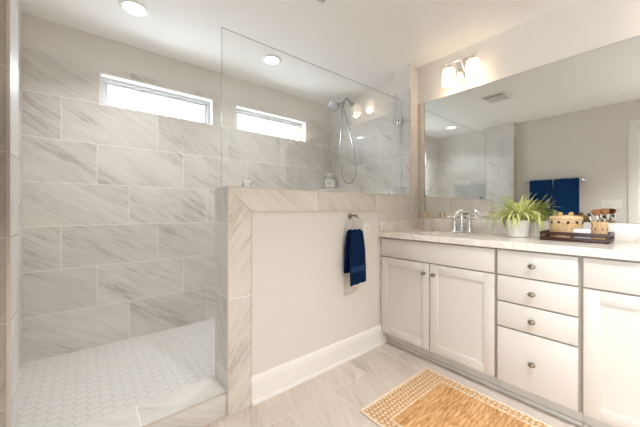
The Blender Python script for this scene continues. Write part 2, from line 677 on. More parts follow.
# adjoining room behind the doorway, added with its window to brighten the bathroom
struct(MB().box(HX, XL - 0.12, YB, 0.0, -0.1, 0.0).build('floor_adjoining', HALL_FLOOR))
m = MB()
m.box(HX - 0.1, HX, YB, HW[0], 0.0, H)
m.box(HX - 0.1, HX, HW[1], 0.0, 0.0, H)
m.box(HX - 0.1, HX, HW[0], HW[1], 0.0, HW[2])
m.box(HX - 0.1, HX, HW[0], HW[1], HW[3], H)
m.box(HX, XL - 0.12, YB - 0.1, YB, 0.0, H)
m.box(HX, XL - 0.12, 0.0, 0.1, 0.0, H)
struct(m.build('wall_adjoining', PAINT, smooth=False))
struct(MB().box(HX - 0.1, XL - 0.12, YB - 0.1, 0.1, H, H + 0.1).build('ceiling_adjoining', CEIL))
m = MB()
f = 0.05
ym = (HW[0] + HW[1]) / 2
for a, b, c, d in ((HW[0], HW[1], HW[2], HW[2] + f), (HW[0], HW[1], HW[3] - f, HW[3]), (HW[0], HW[0] + f, HW[2] + f, HW[3] - f), (HW[1] - f, HW[1], HW[2] + f, HW[3] - f), (ym - 0.03, ym + 0.03, HW[2] + f, HW[3] - f)):
    m.box(HX - 0.08, HX - 0.03, a, b, c, d)
w3 = struct(m.build('window_3', VINYL, smooth=False))  # added window, lets extra daylight in through the doorway
for a, b in ((HW[0] + f, ym - 0.03), (ym + 0.03, HW[1] - f)):
    MB().box(HX - 0.057, HX - 0.053, a, b, HW[2] + f, HW[3] - f).build('pane', PANE, w3, smooth=False)


def baseboard(name, prof, x0, x1, y0, y1, nrm):
    """prof: (out, z) outline swept along a straight run; nrm the outward direction"""
    t = bmesh.new()
    ends = []
    for (x, y) in ((x0, y0), (x1, y1)):
        ends.append([t.verts.new((x + nrm[0] * o, y + nrm[1] * o, z)) for o, z in prof])
    n = len(prof)
    for k in range(n):
        t.faces.new((ends[0][k], ends[0][(k + 1) % n], ends[1][(k + 1) % n], ends[1][k]))
    t.faces.new(ends[0][::-1])
    t.faces.new(ends[1])
    m = MB()
    m.merge(t)
    return struct(m.build(name, WHITE, smooth=False))


BB = [(0, 0), (0.026, 0), (0.026, 0.008), (0.022, 0.016), (0.015, 0.020), (0.015, 0.116), (0.012, 0.122), (0.012, 0.130), (0.009, 0.138), (0.005, 0.150), (0, 0.153)]
baseboard('baseboard_half', BB, -1.695, -0.47, 0.0, 0.0, (0, -1))
baseboard('baseboard_left', BB, XL, XL, -0.001, DY0 + cw, (1, 0))
baseboard('baseboard_front', BB, XL, 0.0, YB, YB, (0, 1))
baseboard('baseboard_right', BB, 0.0, 0.0, -2.09, YB + 0.03, (-1, 0))

# half wall with tile border and ledge
HX0, HT, HZ = -1.8285, 0.187, 1.219
m = MB()
m.box(HX0 + 0.01, PX, 0.0, HT - 0.01, 0.0, HZ - 0.01, 0)
half = struct(m.build('wall_half', PAINT, smooth=False))
m = MB()
bz = 1.086
px1 = -1.694
t = bmesh.new()                                  # mitred border frame on the bathroom face
q = [(HX0, 0.0), (HX0, HZ), (0.0 + PX, HZ), (PX, bz), (px1, bz), (px1, 0.0)]


def prism(q, y0, y1, mi):
    t = bmesh.new()
    a = [t.verts.new((x, y0, z)) for x, z in q]
    b = [t.verts.new((x, y1, z)) for x, z in q]
    t.faces.new(a)
    t.faces.new(b[::-1])
    for k in range(len(q)):
        t.faces.new((a[k], a[(k + 1) % len(q)], b[(k + 1) % len(q)], b[k]))
    for f in t.faces:
        f.material_index = mi
    return t


g_ = 0.0012
m.merge(prism([(HX0, HZ), (PX, HZ), (PX, bz), (px1 + g_, bz)], -0.006, 0.0, 0))
m.build('border_rail', TILE_CAP, half, smooth=False)
m = MB()
m.merge(prism([(HX0, 0.0), (HX0, HZ - g_), (px1, bz - g_), (px1, 0.0)], -0.006, 0.0, 0))
m.build('border_post', TILE_POST, half, smooth=False)
m = MB()
m.box(HX0, HX0 + 0.01, 0.0, HT, 0.0, HZ)
m.build('end_tile', TILE_END, half, smooth=False)
m = MB()
m.box(HX0 + 0.01, PX, 0.0, HT, HZ - 0.01, HZ)
m.build('ledge', TILE_TOP, half, smooth=False)
m = MB()
m.box(HX0 + 0.01, PX, HT - 0.01, HT, 0.046, HZ - 0.01)
m.build('shower_side_tile', TILE_BACK, half, smooth=False)
m = MB()
m.box(HX0 - 0.003, HX0 + 0.005, -0.009, -0.002, 0.0, HZ + 0.003)
m.box(HX0, PX, -0.009, -0.002, HZ - 0.005, HZ + 0.003)
m.box(px1, px1 + 0.004, -0.0085, 0.0, 0.153, bz)
m.box(px1, PX, -0.0085, 0.0, bz - 0.004, bz)
m.build('edge_trim', STEEL_TRIM, half, smooth=False)

# curb across the shower entry
m = MB()
m.box(WX, HX0, 0.004, 0.187, 0.0, 0.123, 0)
curb = struct(m.build('shower_curb', [TILE_CURB, TILE_CURBF], smooth=False))
for p in curb.data.polygons:
    if abs(p.normal.y) > 0.5:
        p.material_index = 1
MB().box(WX, HX0, -0.001, 0.005, 0.116, 0.124).build('edge_trim', STEEL_TRIM, curb)

# ------------------------------------------------------------------ glass panel
gp = thing('glass_panel', (-0.98, 0.09, HZ), 'frameless clear shower glass panel standing on the tiled half wall', 'glass panel')
m = MB()
GX0, GX1, GZ1 = -1.826, -0.1285, 2.113
m.box(GX0, GX1, 0.086, 0.094, HZ + 0.001, GZ1)
pane = m.build('pane', [GLASS, GEDGE], gp, smooth=False)
for p in pane.data.polygons:
    if abs(p.normal.y) < 0.5:
        p.material_index = 1


def clip(x0, x1, z0, z1, dark=None):
    m = MB()
    m.box(x0, x1, 0.072, 0.084, z0, z1, bev=0.002)
    m.box(x0, x1, 0.096, 0.108, z0, z1, bev=0.002)
    m.build('clip', CHROME, gp)


clip(-1.698, -1.653, HZ + 0.001, HZ + 0.046)
clip(-0.315, -0.270, HZ + 0.001, HZ + 0.046)
clip(-0.1745, -0.1285, 1.89, 1.94)

# ------------------------------------------------------------------ mirror
mr = thing('mirror', (0, -1.04, 1.018), 'wide frameless wall mirror above the white vanity countertop', 'mirror')
MB().box(-0.006, -0.0005, -2.078, -0.001, 1.018, 2.072).build('mirror_sheet', MIRROR, mr, smooth=False)
m = MB()
m.box(-0.0085, -0.0005, -2.078, -0.001, 2.072, 2.0745)
m.box(-0.0095, -0.0005, -0.030, -0.001, 1.0165, 2.072)
m.build('edge_channel', CHANNEL, mr, smooth=False)

# ------------------------------------------------------------------ vanity
FX = -0.557                                       # plane of the door fronts
CZ0, CZ = 0.874, 0.914


def carcass(name, ya_, yb_, label, group=None):
    r = thing(name, (-0.28, (ya_ + yb_) / 2, 0), label, 'cabinet', group)
    m = MB()
    a, b = yb_ + 0.0005, ya_ - 0.0005
    m.box(-0.538, -0.520, a, b, 0.10, CZ0 - 0.001)
    m.box(-0.520, -0.002, a, a + 0.016, 0.10, CZ0 - 0.001)
    m.box(-0.520, -0.002, b - 0.016, b, 0.10, CZ0 - 0.001)
    m.box(-0.520, -0.002, a + 0.016, b - 0.016, 0.10, 0.116)
    m.box(-0.008, -0.002, a + 0.016, b - 0.016, 0.116, CZ0 - 0.001)
    m.build('body', CAB_SHADED, r, smooth=False)
    m = MB()
    m.box(-0.472, -0.45, yb_ + 0.0005, ya_ - 0.0005, 0.0, 0.10)
    m.box(-0.484, -0.472, yb_ + 0.0005, ya_ - 0.0005, 0.0, 0.022, bev=0.004)
    m.build('toe_kick', CAB, r)
    return r


def knob(y, z, parent, name='knob'):
    m = MB()
    m.lathe([(0.009, 0.0), (0.006, 0.004), (0.006, 0.012), (0.0145, 0.016), (0.0165, 0.021), (0.0145, 0.027), (0.008, 0.030), (0.0, 0.0305)], (FX, y, z), (-1, 0, 0), 24, sx=0.78, sy=1.08)
    return m.build(name, NICKEL, parent)


def slab(name, y0, y1, z0, z1, parent):
    m = MB()
    m.box(FX, -0.5385, y0, y1, z0, z1, bev=0.003)
    return m.build(name, CAB, parent)


def shaker(y0, y1, z0, z1, parent):
    w = 0.058
    m = MB()
    m.box(FX, -0.5385, y0, y0 + w, z0, z1, bev=0.0015)
    m.box(FX, -0.5385, y1 - w, y1, z0, z1, bev=0.0015)
    m.box(FX, -0.5385, y0 + w, y1 - w, z0, z0 + w, bev=0.0015)
    m.box(FX, -0.5385, y0 + w, y1 - w, z1 - w, z1, bev=0.0015)
    m.box(FX + 0.009, -0.5385, y0 + w, y1 - w, z0 + w, z1 - w)
    return m.build('door', CAB, parent)


def sink_cabinet(yl, yr, label):
    """yl > yr"""
    r = carcass('sink_cabinet', yl, yr, label)
    mid = (yl + yr) / 2 - 0.008
    slab('false_front', yr + 0.008, yl - 0.012, 0.722, 0.862, r)
    d1 = shaker(mid + 0.003, yl - 0.012, 0.108, 0.714, r)
    d2 = shaker(yr + 0.008, mid - 0.003, 0.108, 0.714, r)
    knob(mid + 0.036, 0.645, d1)
    knob(mid - 0.036, 0.645, d2)
    return r


sink_cabinet(0.0, -0.85, 'white two-door vanity cabinet beside the painted half wall')
r = carcass('drawer_cabinet', -0.85, -1.22, 'white four-drawer vanity cabinet between the two door cabinets')
for z0, z1, kz in ((0.722, 0.862, 0.790), (0.572, 0.714, 0.641), (0.426, 0.564, 0.492), (0.108, 0.418, 0.265)):
    d = slab('drawer', -1.213, -0.859, z0, z1, r)
    knob(-1.029, kz, d)
sink_cabinet(-1.22, -2.07, 'white vanity door cabinet farthest from the half wall, past the drawers')

# countertop with an oval sink opening
ct_ = thing('countertop', (-0.29, -1.035, CZ0), 'white quartz countertop with backsplash running along the vanity', 'countertop')
cx, cy, ra, rb = -0.30, -0.43, 0.155, 0.215       # basin ellipse (x and y half axes)
x0, x1, y0, y1 = -0.578, -0.0005, -2.078, -0.0005


def slab_with_hole():
    t = bmesh.new()
    N = 48
    loops = {}
    ya_, yb_ = -0.85, y1                          # the piece round the sink
    for z in (CZ0, CZ):
        el, sq = [], []
        for k in range(N):
            a = 2 * PI * k / N
            c, s = math.cos(a), math.sin(a)
            el.append(t.verts.new((cx + ra * c, cy + rb * s, z)))
            # ray from the centre to the rectangle
            tx = ((x1 if c > 0 else x0) - cx) / c if abs(c) > 1e-9 else 1e9
            ty = ((yb_ if s > 0 else ya_) - cy) / s if abs(s) > 1e-9 else 1e9
            q_ = min(tx, ty)
            sq.append([cx + q_ * c, cy + q_ * s])
        for X, Y in ((x0, ya_), (x0, yb_), (x1, ya_), (x1, yb_)):   # snap the nearest sample to each corner
            j = min(range(N), key=lambda i: (sq[i][0] - X) ** 2 + (sq[i][1] - Y) ** 2)
            sq[j] = [X, Y]
        loops[z] = (el, [t.verts.new((p[0], p[1], z)) for p in sq])
    for k in range(N):
        j = (k + 1) % N
        e0, s0 = loops[CZ0]
        e1, s1 = loops[CZ]
        t.faces.new((e1[k], s1[k], s1[j], e1[j]))
        t.faces.new((e0[k], e0[j], s0[j], s0[k]))
        t.faces.new((e0[k], e1[k], e1[j], e0[j]))
        t.faces.new((s0[k], s0[j], s1[j], s1[k]))
    return t


m = MB()
m.merge(slab_with_hole())
m.box(x0, x1, y0, -0.85, CZ0, CZ)
m.build('slab', COUNTER, ct_, smooth=False)
m = MB()
m.box(-0.021, -0.0005, y0, -0.0215, CZ, 1.016, bev=0.002)
m.build('backsplash', COUNTER, ct_)
m = MB()
m.box(-0.575, -0.0005, -0.0210, -0.0065, CZ, 1.0, bev=0.002)
m.build('side_splash', COUNTER, ct_)
m = MB()
prof = [(1.03, CZ0 - 0.0005), (0.97, CZ0 - 0.02), (0.93, CZ0 - 0.07), (0.75, CZ0 - 0.115), (0.35, CZ0 - 0.13), (0.0, CZ0 - 0.132)]
m.lathe([(r_ * 1.0, z) for r_, z in prof], (cx, cy, 0), (0, 0, 1), 40, caps=False, sx=ra, sy=rb)
bs = m.build('basin', PORCELAIN, ct_)
MB().lathe([(0.021, 0), (0.021, 0.003), (0.0, 0.004)], (cx, cy, CZ0 - 0.131), n=20).build('drain', CHROME, bs)

# ------------------------------------------------------------------ faucet
fc = thing('faucet', (-0.105, -0.452, CZ), 'chrome two-handle faucet at the sink beside the potted plant', 'faucet')
m = MB()
m.box(-0.132, -0.078, -0.535, -0.369, CZ + 0.0003, CZ + 0.012, bev=0.005, seg=3)
m.build('base', CHROME, fc)
m = MB()
m.lathe([(0.024, 0.0), (0.021, 0.012), (0.014, 0.05), (0.0125, 0.11), (0.014, 0.125)], (-0.105, -0.452, CZ + 0.012), n=20)
m.tube([(-0.105, -0.452, CZ + 0.12), (-0.108, -0.452, CZ + 0.155), (-0.135, -0.452, CZ + 0.172), (-0.185, -0.452, CZ + 0.158), (-0.222, -0.452, CZ + 0.128)], lambda s: 0.0135 - 0.003 * s, 14, smooth=6)
m.build('spout', CHROME, fc)
for sgn in (1, -1):
    y = -0.452 + sgn * 0.058
    m = MB()
    m.lathe([(0.025, 0.0), (0.0235, 0.014), (0.015, 0.055), (0.012, 0.085), (0.016, 0.098), (0.016, 0.106), (0.0, 0.110)], (-0.105, y, CZ + 0.012), n=20)
    hd = m.build('handle', CHROME, fc)
    m = MB()
    m.tube([(-0.105, y, CZ + 0.112), (-0.107, y + sgn * 0.025, CZ + 0.120), (-0.110, y + sgn * 0.060, CZ + 0.116), (-0.112, y + sgn * 0.082, CZ + 0.108)], lambda s: 0.0085 - 0.002 * s, 10, smooth=5)
    m.build('lever', CHROME, hd)

# ------------------------------------------------------------------ tumbler and toothbrushes
tb = thing('tumbler', (-0.13, -0.175, CZ), 'frosted white glass tumbler on the counter near the half wall', 'glass')
m = MB()
tp = (-0.13, -0.175, CZ + 0.0005)
m.lathe([(0.0, 0.0), (0.030, 0.0), (0.032, 0.004), (0.036, 0.098), (0.0335, 0.098), (0.0295, 0.008), (0.0, 0.008)], tp, n=28, caps=False)
m.build('glass_wall', CUPGLASS, tb)


def toothbrush(dx, dy, topx, topy, label, z1):
    r = thing('toothbrush', (tp[0] + dx, tp[1] + dy, CZ + 0.01), label, 'toothbrush', 'bamboo toothbrushes in the tumbler')
    a = Vector((tp[0] + dx, tp[1] + dy, CZ + 0.013))
    b = Vector((tp[0] + topx, tp[1] + topy, z1))
    m = MB()
    m.tube([a, a.lerp(b, 0.35), a.lerp(b, 0.7), b], lambda s: 0.0055 - 0.0012 * math.sin(s * PI), 8, smooth=3)
    m.build('handle', BAMBOO, r)
    m = MB()
    d = (b - a).normalized()
    c = b - d * 0.014
    m.box(c.x - 0.014, c.x - 0.004, c.y - 0.005, c.y + 0.005, c.z - 0.013, c.z + 0.013, bev=0.002)
    m.build('bristles', BAMBOO, r)


toothbrush(0.012, 0.010, -0.010, 0.026, 'bamboo toothbrush leaning toward the half wall in the tumbler', CZ + 0.155)
toothbrush(-0.010, -0.012, 0.008, -0.028, 'bamboo toothbrush leaning toward the faucet in the tumbler', CZ + 0.150)

# ------------------------------------------------------------------ potted spider plant
PP = Vector((-0.20, -0.862, CZ))
pl = thing('potted_plant', PP, 'spider plant with arching striped leaves in a white round pot', 'plant')
m = MB()
m.lathe([(0.0, 0.0005), (0.052, 0.0005), (0.060, 0.006), (0.060, 0.016), (0.056, 0.021), (0.064, 0.06), (0.0695, 0.110), (0.066, 0.113), (0.060, 0.109), (0.056, 0.095), (0.0, 0.095)], PP, n=40, caps=False)
m.build('pot', POT, pl)
MB().lathe([(0.057, 0.092), (0.056, 0.100), (0.0, 0.104)], PP, n=24).build('soil', SOIL, pl)
g = G('spider_leaf')
uvn = g.n.new('ShaderNodeUVMap')
su = g.n.new('ShaderNodeSeparateXYZ')
g.t.links.new(uvn.outputs[0], su.inputs[0])
mid_ = g.math('ABSOLUTE', g.math('SUBTRACT', su.outputs[0], 0.5))
stripe = g.ramp(mid_, [(0.11, rgb(248, 246, 188)), (0.17, rgb(112, 148, 26)), (0.32, rgb(146, 176, 44)), (0.39, rgb(246, 242, 172))])
g.base(stripe, 0.45)
g.b.inputs['Subsurface Weight'].default_value = 0.0
LEAF = g.m


def leaf_mesh():
    t = bmesh.new()
    uvl = t.loops.layers.uv.new('UVMap')
    rnd = random.Random(21)
    specs = []
    for i in range(96):
        az = rnd.uniform(0, 2 * PI)
        L = rnd.uniform(0.14, 0.27)
        el = rnd.uniform(0.5, 1.35)
        dr = rnd.uniform(1.8, 3.6)
        specs.append((az, L, el, dr))
    for i in range(26):
        specs.append((rnd.uniform(0, 2 * PI), rnd.uniform(0.16, 0.24), rnd.uniform(1.1, 1.5), rnd.uniform(0.4, 1.2)))
    for az, L, el, dr in specs:
        if math.cos(az) > 0.55:                    # toward the mirror: keep short of the glass
            L = min(L, 0.17)
        if math.sin(az) < -0.4:                     # toward the tray
            L = min(L, 0.21)
        w = rnd.uniform(0.0065, 0.0100)
        p = PP + Vector((math.cos(az) * rnd.uniform(0.0, 0.03), math.sin(az) * rnd.uniform(0.0, 0.03), 0.098))
        side = Vector((-math.sin(az), math.cos(az), 0))
        n = 11
        prev = None
        e = el
        for k in range(n + 1):
            s = k / n
            hw = w * (0.55 + 1.2 * s if s < 0.35 else 0.97 * (1 - ((s - 0.35) / 0.65) ** 2.2)) + 0.0006
            d = Vector((math.cos(az) * math.cos(e), math.sin(az) * math.cos(e), math.sin(e)))
            up = Vector((-math.cos(az) * math.sin(e), -math.sin(az) * math.sin(e), math.cos(e)))
            row = [t.verts.new(p - side * hw + up * hw * 0.45), t.verts.new(p), t.verts.new(p + side * hw + up * hw * 0.45)]
            if prev:
                for a, b, ua, ub in ((0, 1, 0.0, 0.5), (1, 2, 0.5, 1.0)):
                    f = t.faces.new((prev[a], prev[b], row[b], row[a]))
                    for lp, uv in zip(f.loops, ((ua, s - 1 / n), (ub, s - 1 / n), (ub, s), (ua, s))):
                        lp[uvl].uv = uv
            prev = row
            p = p + d * (L / n)
            e -= dr / n * (0.5 + s)
            if p.z < CZ + 0.012:
                p.z = CZ + 0.012
                e = max(e, -0.1)
            if p.y < -0.992 and p.z < CZ + 0.19:
                p.y = -0.992
            if p.x > -0.028:
                p.x = -0.028
    return t


t = leaf_mesh()
m = MB()
me_ = bpy.data.meshes.new('tmp')
t.to_mesh(me_)
t.free()
m.bm.from_mesh(me_)
m.build('foliage', LEAF, pl, smooth=True, angle=80)

# ------------------------------------------------------------------ tray and the things on it
TX0, TX1, TY0, TY1 = -0.315, -0.085, -1.298, -1.003     # tray footprint
tr = thing('tray', ((TX0 + TX1) / 2, (TY0 + TY1) / 2, CZ), 'dark brown wooden tray with slatted sides on the countertop', 'tray')
m = MB()
m.box(TX0 + 0.004, TX1 - 0.004, TY0 + 0.004, TY1 - 0.004, CZ + 0.0005, CZ + 0.010)
m.build('tray_base', DARKWOOD, tr)
for zz in (0.002, 0.032):
    for (a, b, c, d) in ((TX0, TX0 + 0.010, TY0, TY1), (TX1 - 0.010, TX1, TY0, TY1)):
        MB().box(a, b, c, d, CZ + zz, CZ + zz + 0.020, bev=0.003).build('long_rail', DARKWOOD, tr)
    for (c, d) in ((TY0, TY0 + 0.010), (TY1 - 0.010, TY1)):
        MB().box(TX0 + 0.010, TX1 - 0.010, c, d, CZ + zz, CZ + zz + 0.020, bev=0.003).build('end_rail', DARKWOOD, tr)
for xx in (TX0 + 0.005, TX1 - 0.005):
    for yy in (TY0 + 0.008, (TY0 + TY1) / 2, TY1 - 0.008):
        MB().box(xx - 0.004, xx + 0.004, yy - 0.006, yy + 0.006, CZ + 0.002, CZ + 0.051, bev=0.002).build('post', DARKWOOD, tr)
TZ = CZ + 0.0105


def wicker(name, dark=(178, 124, 70), light=(232, 196, 140)):
    g = G(name)
    tc = g.n.new('ShaderNodeTexCoord').outputs['Object']
    nz = g.noise(tc, 130, 3)
    g.base(g.ramp(nz, [(0.32, rgb(*dark)), (0.6, rgb(*light))]), 0.6)
    return g.m


WICK = wicker('wicker_straw', (206, 164, 112), (242, 214, 168))
WICK_L = wicker('wicker_lid', (214, 174, 128), (242, 214, 172))


def basket_wall(m, c, rx, ry, z0, z1, rings, stakes, flare=1.0):
    """woven wall: strands going in and out round upright stakes"""
    n = stakes * 4
    for j in range(rings):
        z = z0 + (z1 - z0) * (j + 0.5) / rings
        k_ = 1 + (flare - 1) * (j / rings)
        pts = []
        for i in range(n):
            a = 2 * PI * i / n
            w = 0.0016 * math.cos(a * stakes + PI * j)
            pts.append((c[0] + (rx * k_ + w) * math.cos(a), c[1] + (ry * k_ + w) * math.sin(a), z))
        m.tube(pts, (z1 - z0) / rings * 0.56, 6, closed=True)
    for i in range(stakes):
        a = 2 * PI * (i + 0.5) / stakes
        m.tube([(c[0] + rx * math.cos(a), c[1] + ry * math.sin(a), z0), (c[0] + rx * flare * math.cos(a), c[1] + ry * flare * math.sin(a), z1)], 0.0018, 6)


# lidded basket
BC = (-0.165, -1.097)
bk = thing('woven_basket', (BC[0], BC[1], TZ), 'oval lidded straw basket trimmed with shells on the dark tray', 'basket')
m = MB()
basket_wall(m, BC, 0.056, 0.070, TZ + 0.002, TZ + 0.108, 13, 26, 1.05)
m.lathe([(0.0, 0.0), (1.0, 0.0), (1.0, 0.004), (0.0, 0.004)], (BC[0], BC[1], TZ + 0.0005), n=32, caps=False, sx=0.056, sy=0.070)
m.build('body', WICK, bk)
m = MB()
for k in range(22):
    a = 2 * PI * k / 22
    p = (BC[0] + 0.062 * math.cos(a), BC[1] + 0.0765 * math.sin(a), TZ + 0.094)
    m.sphere(p, 0.0088, 0.7, 0.8, 1.0, 8, mi=k % 2)
m.build('shell_trim', [SHELL, SHELL_L], bk)
m = MB()
lp = [(0.0, 0.0), (1.10, 0.0), (1.12, 0.005), (1.12, 0.014), (1.08, 0.019), (0.9, 0.021), (0.7, 0.022), (0.5, 0.023), (0.0, 0.023)]
m.lathe(lp, (BC[0], BC[1], TZ + 0.109), n=40, caps=False, sx=0.056, sy=0.071)
for k in range(7):
    s = 1.12 - k * 0.15
    pts = [(BC[0] + 0.056 * s * math.cos(2 * PI * i / 40), BC[1] + 0.071 * s * math.sin(2 * PI * i / 40), TZ + 0.109 + (0.008, 0.019, 0.021, 0.022, 0.022, 0.023, 0.023)[k]) for i in range(40)]
    m.tube(pts, 0.003, 6, closed=True)
ld = m.build('lid', WICK_L, bk)
for yy in (0.024, -0.024):
    MB().sphere((BC[0], BC[1] + yy, TZ + 0.143), 0.012, 1, 1, 0.95, 14).build('bead', BEAD, ld)

# small white box
wb = MB()
wb.box(-0.292, -0.244, -1.222, -1.152, TZ + 0.0003, TZ + 0.062, bev=0.003)
tag(wb.build('white_box', CARDW), 'small plain white box standing in front of the straw basket', 'box')

# woven cup of makeup brushes
UC = (-0.172, -1.246)
uc = thing('woven_cup', (UC[0], UC[1], TZ), 'small round woven straw cup holding makeup brushes', 'cup')
m = MB()
basket_wall(m, UC, 0.027, 0.027, TZ + 0.002, TZ + 0.102, 14, 15, 1.12)
m.lathe([(0.0, 0.0), (1.0, 0.0), (1.0, 0.004), (0.0, 0.004)], (UC[0], UC[1], TZ + 0.0005), n=24, caps=False, sx=0.027, sy=0.027)
m.build('body', WICK, uc)
m = MB()
for k in range(14):
    a = 2 * PI * k / 14
    m.sphere((UC[0] + 0.0325 * math.cos(a), UC[1] + 0.0325 * math.sin(a), TZ + 0.060), 0.0055, 0.6, 0.6, 1.2, 8, mi=k % 2)
m.build('bead_trim', [SHELL, SHELL_L], uc)


def makeup_brush(bx, by, tx, ty, z, rad, hair, label, hl=0.034):
    a = Vector((UC[0] + bx, UC[1] + by, TZ + 0.012))
    b = Vector((UC[0] + tx, UC[1] + ty, z))
    d = (b - a).normalized()
    r = thing('makeup_brush', a, label, 'brush', 'makeup brushes in the woven cup')
    L = (b - a).length
    m = MB()
    m.lathe([(0.002, 0.0), (0.004, 0.01), (0.0045, L * 0.4), (0.004, L * 0.62)], a, d, 10)
    m.build('handle', BLACK, r)
    m = MB()
    m.lathe([(0.0042, L * 0.62), (0.0055, L * 0.78), (rad * 0.62, L - hl)], a, d, 14)
    m.build('ferrule', FERRULE, r)
    m = MB()
    m.lathe([(rad * 0.6, L - hl), (rad * 0.9, L - hl * 0.6), (rad, L - hl * 0.3), (rad * 0.85, L - hl * 0.1), (rad * 0.45, L), (0.0, L + 0.001)], a, d, 16)
    m.build('bristles', hair, r)


makeup_brush(-0.004, -0.006, -0.004, 0.016, TZ + 0.172, 0.0215, HAIR_BROWN, 'largest fluffy brown makeup brush in the cup, nearest the basket', 0.036)
makeup_brush(0.008, 0.004, 0.004, -0.022, TZ + 0.176, 0.0195, HAIR_BROWN, 'fluffy brown makeup brush on the cup side away from the basket', 0.034)
makeup_brush(-0.010, 0.010, -0.012, 0.044, TZ + 0.148, 0.0075, BLACK, 'slim dark makeup brush leaning out over the straw basket', 0.018)
makeup_brush(0.000, -0.014, -0.014, -0.022, TZ + 0.138, 0.008, BLACK, 'short dark makeup brush below the two brown ones', 0.018)

# ------------------------------------------------------------------ vanity lights
def vanity_light(y):
    r = thing('vanity_light', (0, y, 2.24), 'two-shade chrome vanity light on the wall above the sink faucet', 'wall lamp', 'vanity lights')
    m = MB()
    m.box(-0.018, -0.0005, y - 0.062, y + 0.062, 2.175, 2.300, bev=0.004)
    m.build('backplate', CHROME, r)
    m = MB()
    m.tube([(-0.088, y + 0.118, 2.298), (-0.088, y - 0.118, 2.298)], 0.0055, 10)
    for e_ in (0.118, -0.118):
        m.sphere((-0.088, y + e_, 2.298), 0.0085, n=12)
    m.build('bar', CHROME, r)
    m = MB()
    m.tube([(-0.015, y, 2.225), (-0.05, y, 2.262), (-0.088, y, 2.298)], 0.006, 10)
    m.build('arm', CHROME, r)
    for s in (1, -1):
        c = (-0.088, y + s * 0.095, 0)
        m = MB()
        m.lathe([(0.010, 2.258), (0.018, 2.262), (0.018, 2.280), (0.008, 2.290), (0.006, 2.297)], c, n=20)
        m.build('cap', CHROME, r)
        m = MB()
        m.lathe([(0.016, 2.2575), (0.040, 2.256), (0.047, 2.248), (0.050, 2.232), (0.050, 2.122), (0.0475, 2.122), (0.0475, 2.232), (0.042, 2.248), (0.016, 2.253)], c, n=32, caps=False)
        sh = m.build('shade', SHADE, r)
        m = MB()
        m.sphere((c[0], c[1], 2.155), 0.021, 1, 1, 1.25, 14)
        m.lathe([(0.010, 2.175), (0.010, 2.253)], c, n=12)
        m.build('bulb', BULB, sh)
        d = bpy.data.lights.new('vanity_bulb', 'POINT')
        d.energy = P_BULB
        d.color = WARM
        d.shadow_soft_size = 0.03
        o = bpy.data.objects.new('vanity_bulb', d)
        COL.objects.link(o)
        o.location = (c[0], c[1], 2.150)
    return r


vanity_light(-0.432)
v2 = vanity_light(-1.645)
v2['label'] = 'two-shade chrome vanity light above the far end of the vanity'

# ------------------------------------------------------------------ ceiling lights and vent
def downlight(x, y, label, power):
    r = thing('downlight', (x, y, H), label, 'ceiling light', 'recessed ceiling lights')
    m = MB()
    m.lathe([(0.060, -0.004), (0.066, -0.012), (0.080, -0.010), (0.090, -0.003), (0.090, -0.0003)], (x, y, H), n=36, caps=False)
    m.build('trim_ring', WHITE, r)
    m = MB()
    m.lathe([(0.0, -0.0045), (0.062, -0.0045), (0.062, -0.001), (0.0, -0.001)], (x, y, H), n=36, caps=False)
    m.build('lens', LENS, r)
    area_light('downlight_beam', (x, y, H - 0.014), (0, 0, 0), 0.12, 0.12, power, NEUT, shape='DISK', spread=120)


downlight(-2.165, 0.735, 'round recessed light in the shower ceiling not covered by the glass panel', P_DOWN)
downlight(-1.139, 0.735, 'round recessed light in the shower ceiling seen through the glass panel', P_DOWN)
downlight(-1.51, -1.93, 'round recessed light in the bathroom ceiling above the rug', P_ROOM)

vt = thing('ceiling_vent', (-1.36, -0.2, H), 'white square exhaust vent in the ceiling', 'vent')
m = MB()
m.box(-1.49, -1.23, -0.33, -0.07, H - 0.012, H - 0.0003, bev=0.004)
m.build('frame', WHITE, vt)
m = MB()
m.box(-1.462, -1.258, -0.302, -0.098, H - 0.022, H - 0.0121, bev=0.004)
cv = m.build('cover', GRILLE, vt)
for a, b in ((-1.468, -1.4625), (-1.2575, -1.252)):
    MB().box(a, b, -0.295, -0.105, H - 0.018, H - 0.0121).build('slot', DARKSLOT, vt)

# ------------------------------------------------------------------ towel ring, hand towel, outlet
RC = Vector((-0.912, -0.066, 0.990))
rg = thing('towel_ring', (-0.905, 0, 1.047), 'chrome towel ring mounted on the painted half wall', 'towel ring')
m = MB()
m.lathe([(0.022, 0.0005), (0.022, 0.006), (0.012, 0.012), (0.010, 0.055), (0.013, 0.060), (0.013, 0.072), (0.0, 0.075)], (-0.907, 0, 1.047), (0, -1, 0), 20)
m.build('post', NICKEL, rg)
m = MB()
m.tube([RC + Vector((0.060 * math.sin(2 * PI * k / 36), 0, 0.057 * math.cos(2 * PI * k / 36))) for k in range(36)], 0.0048, 10, closed=True)
m.build('ring', CHROME, rg)


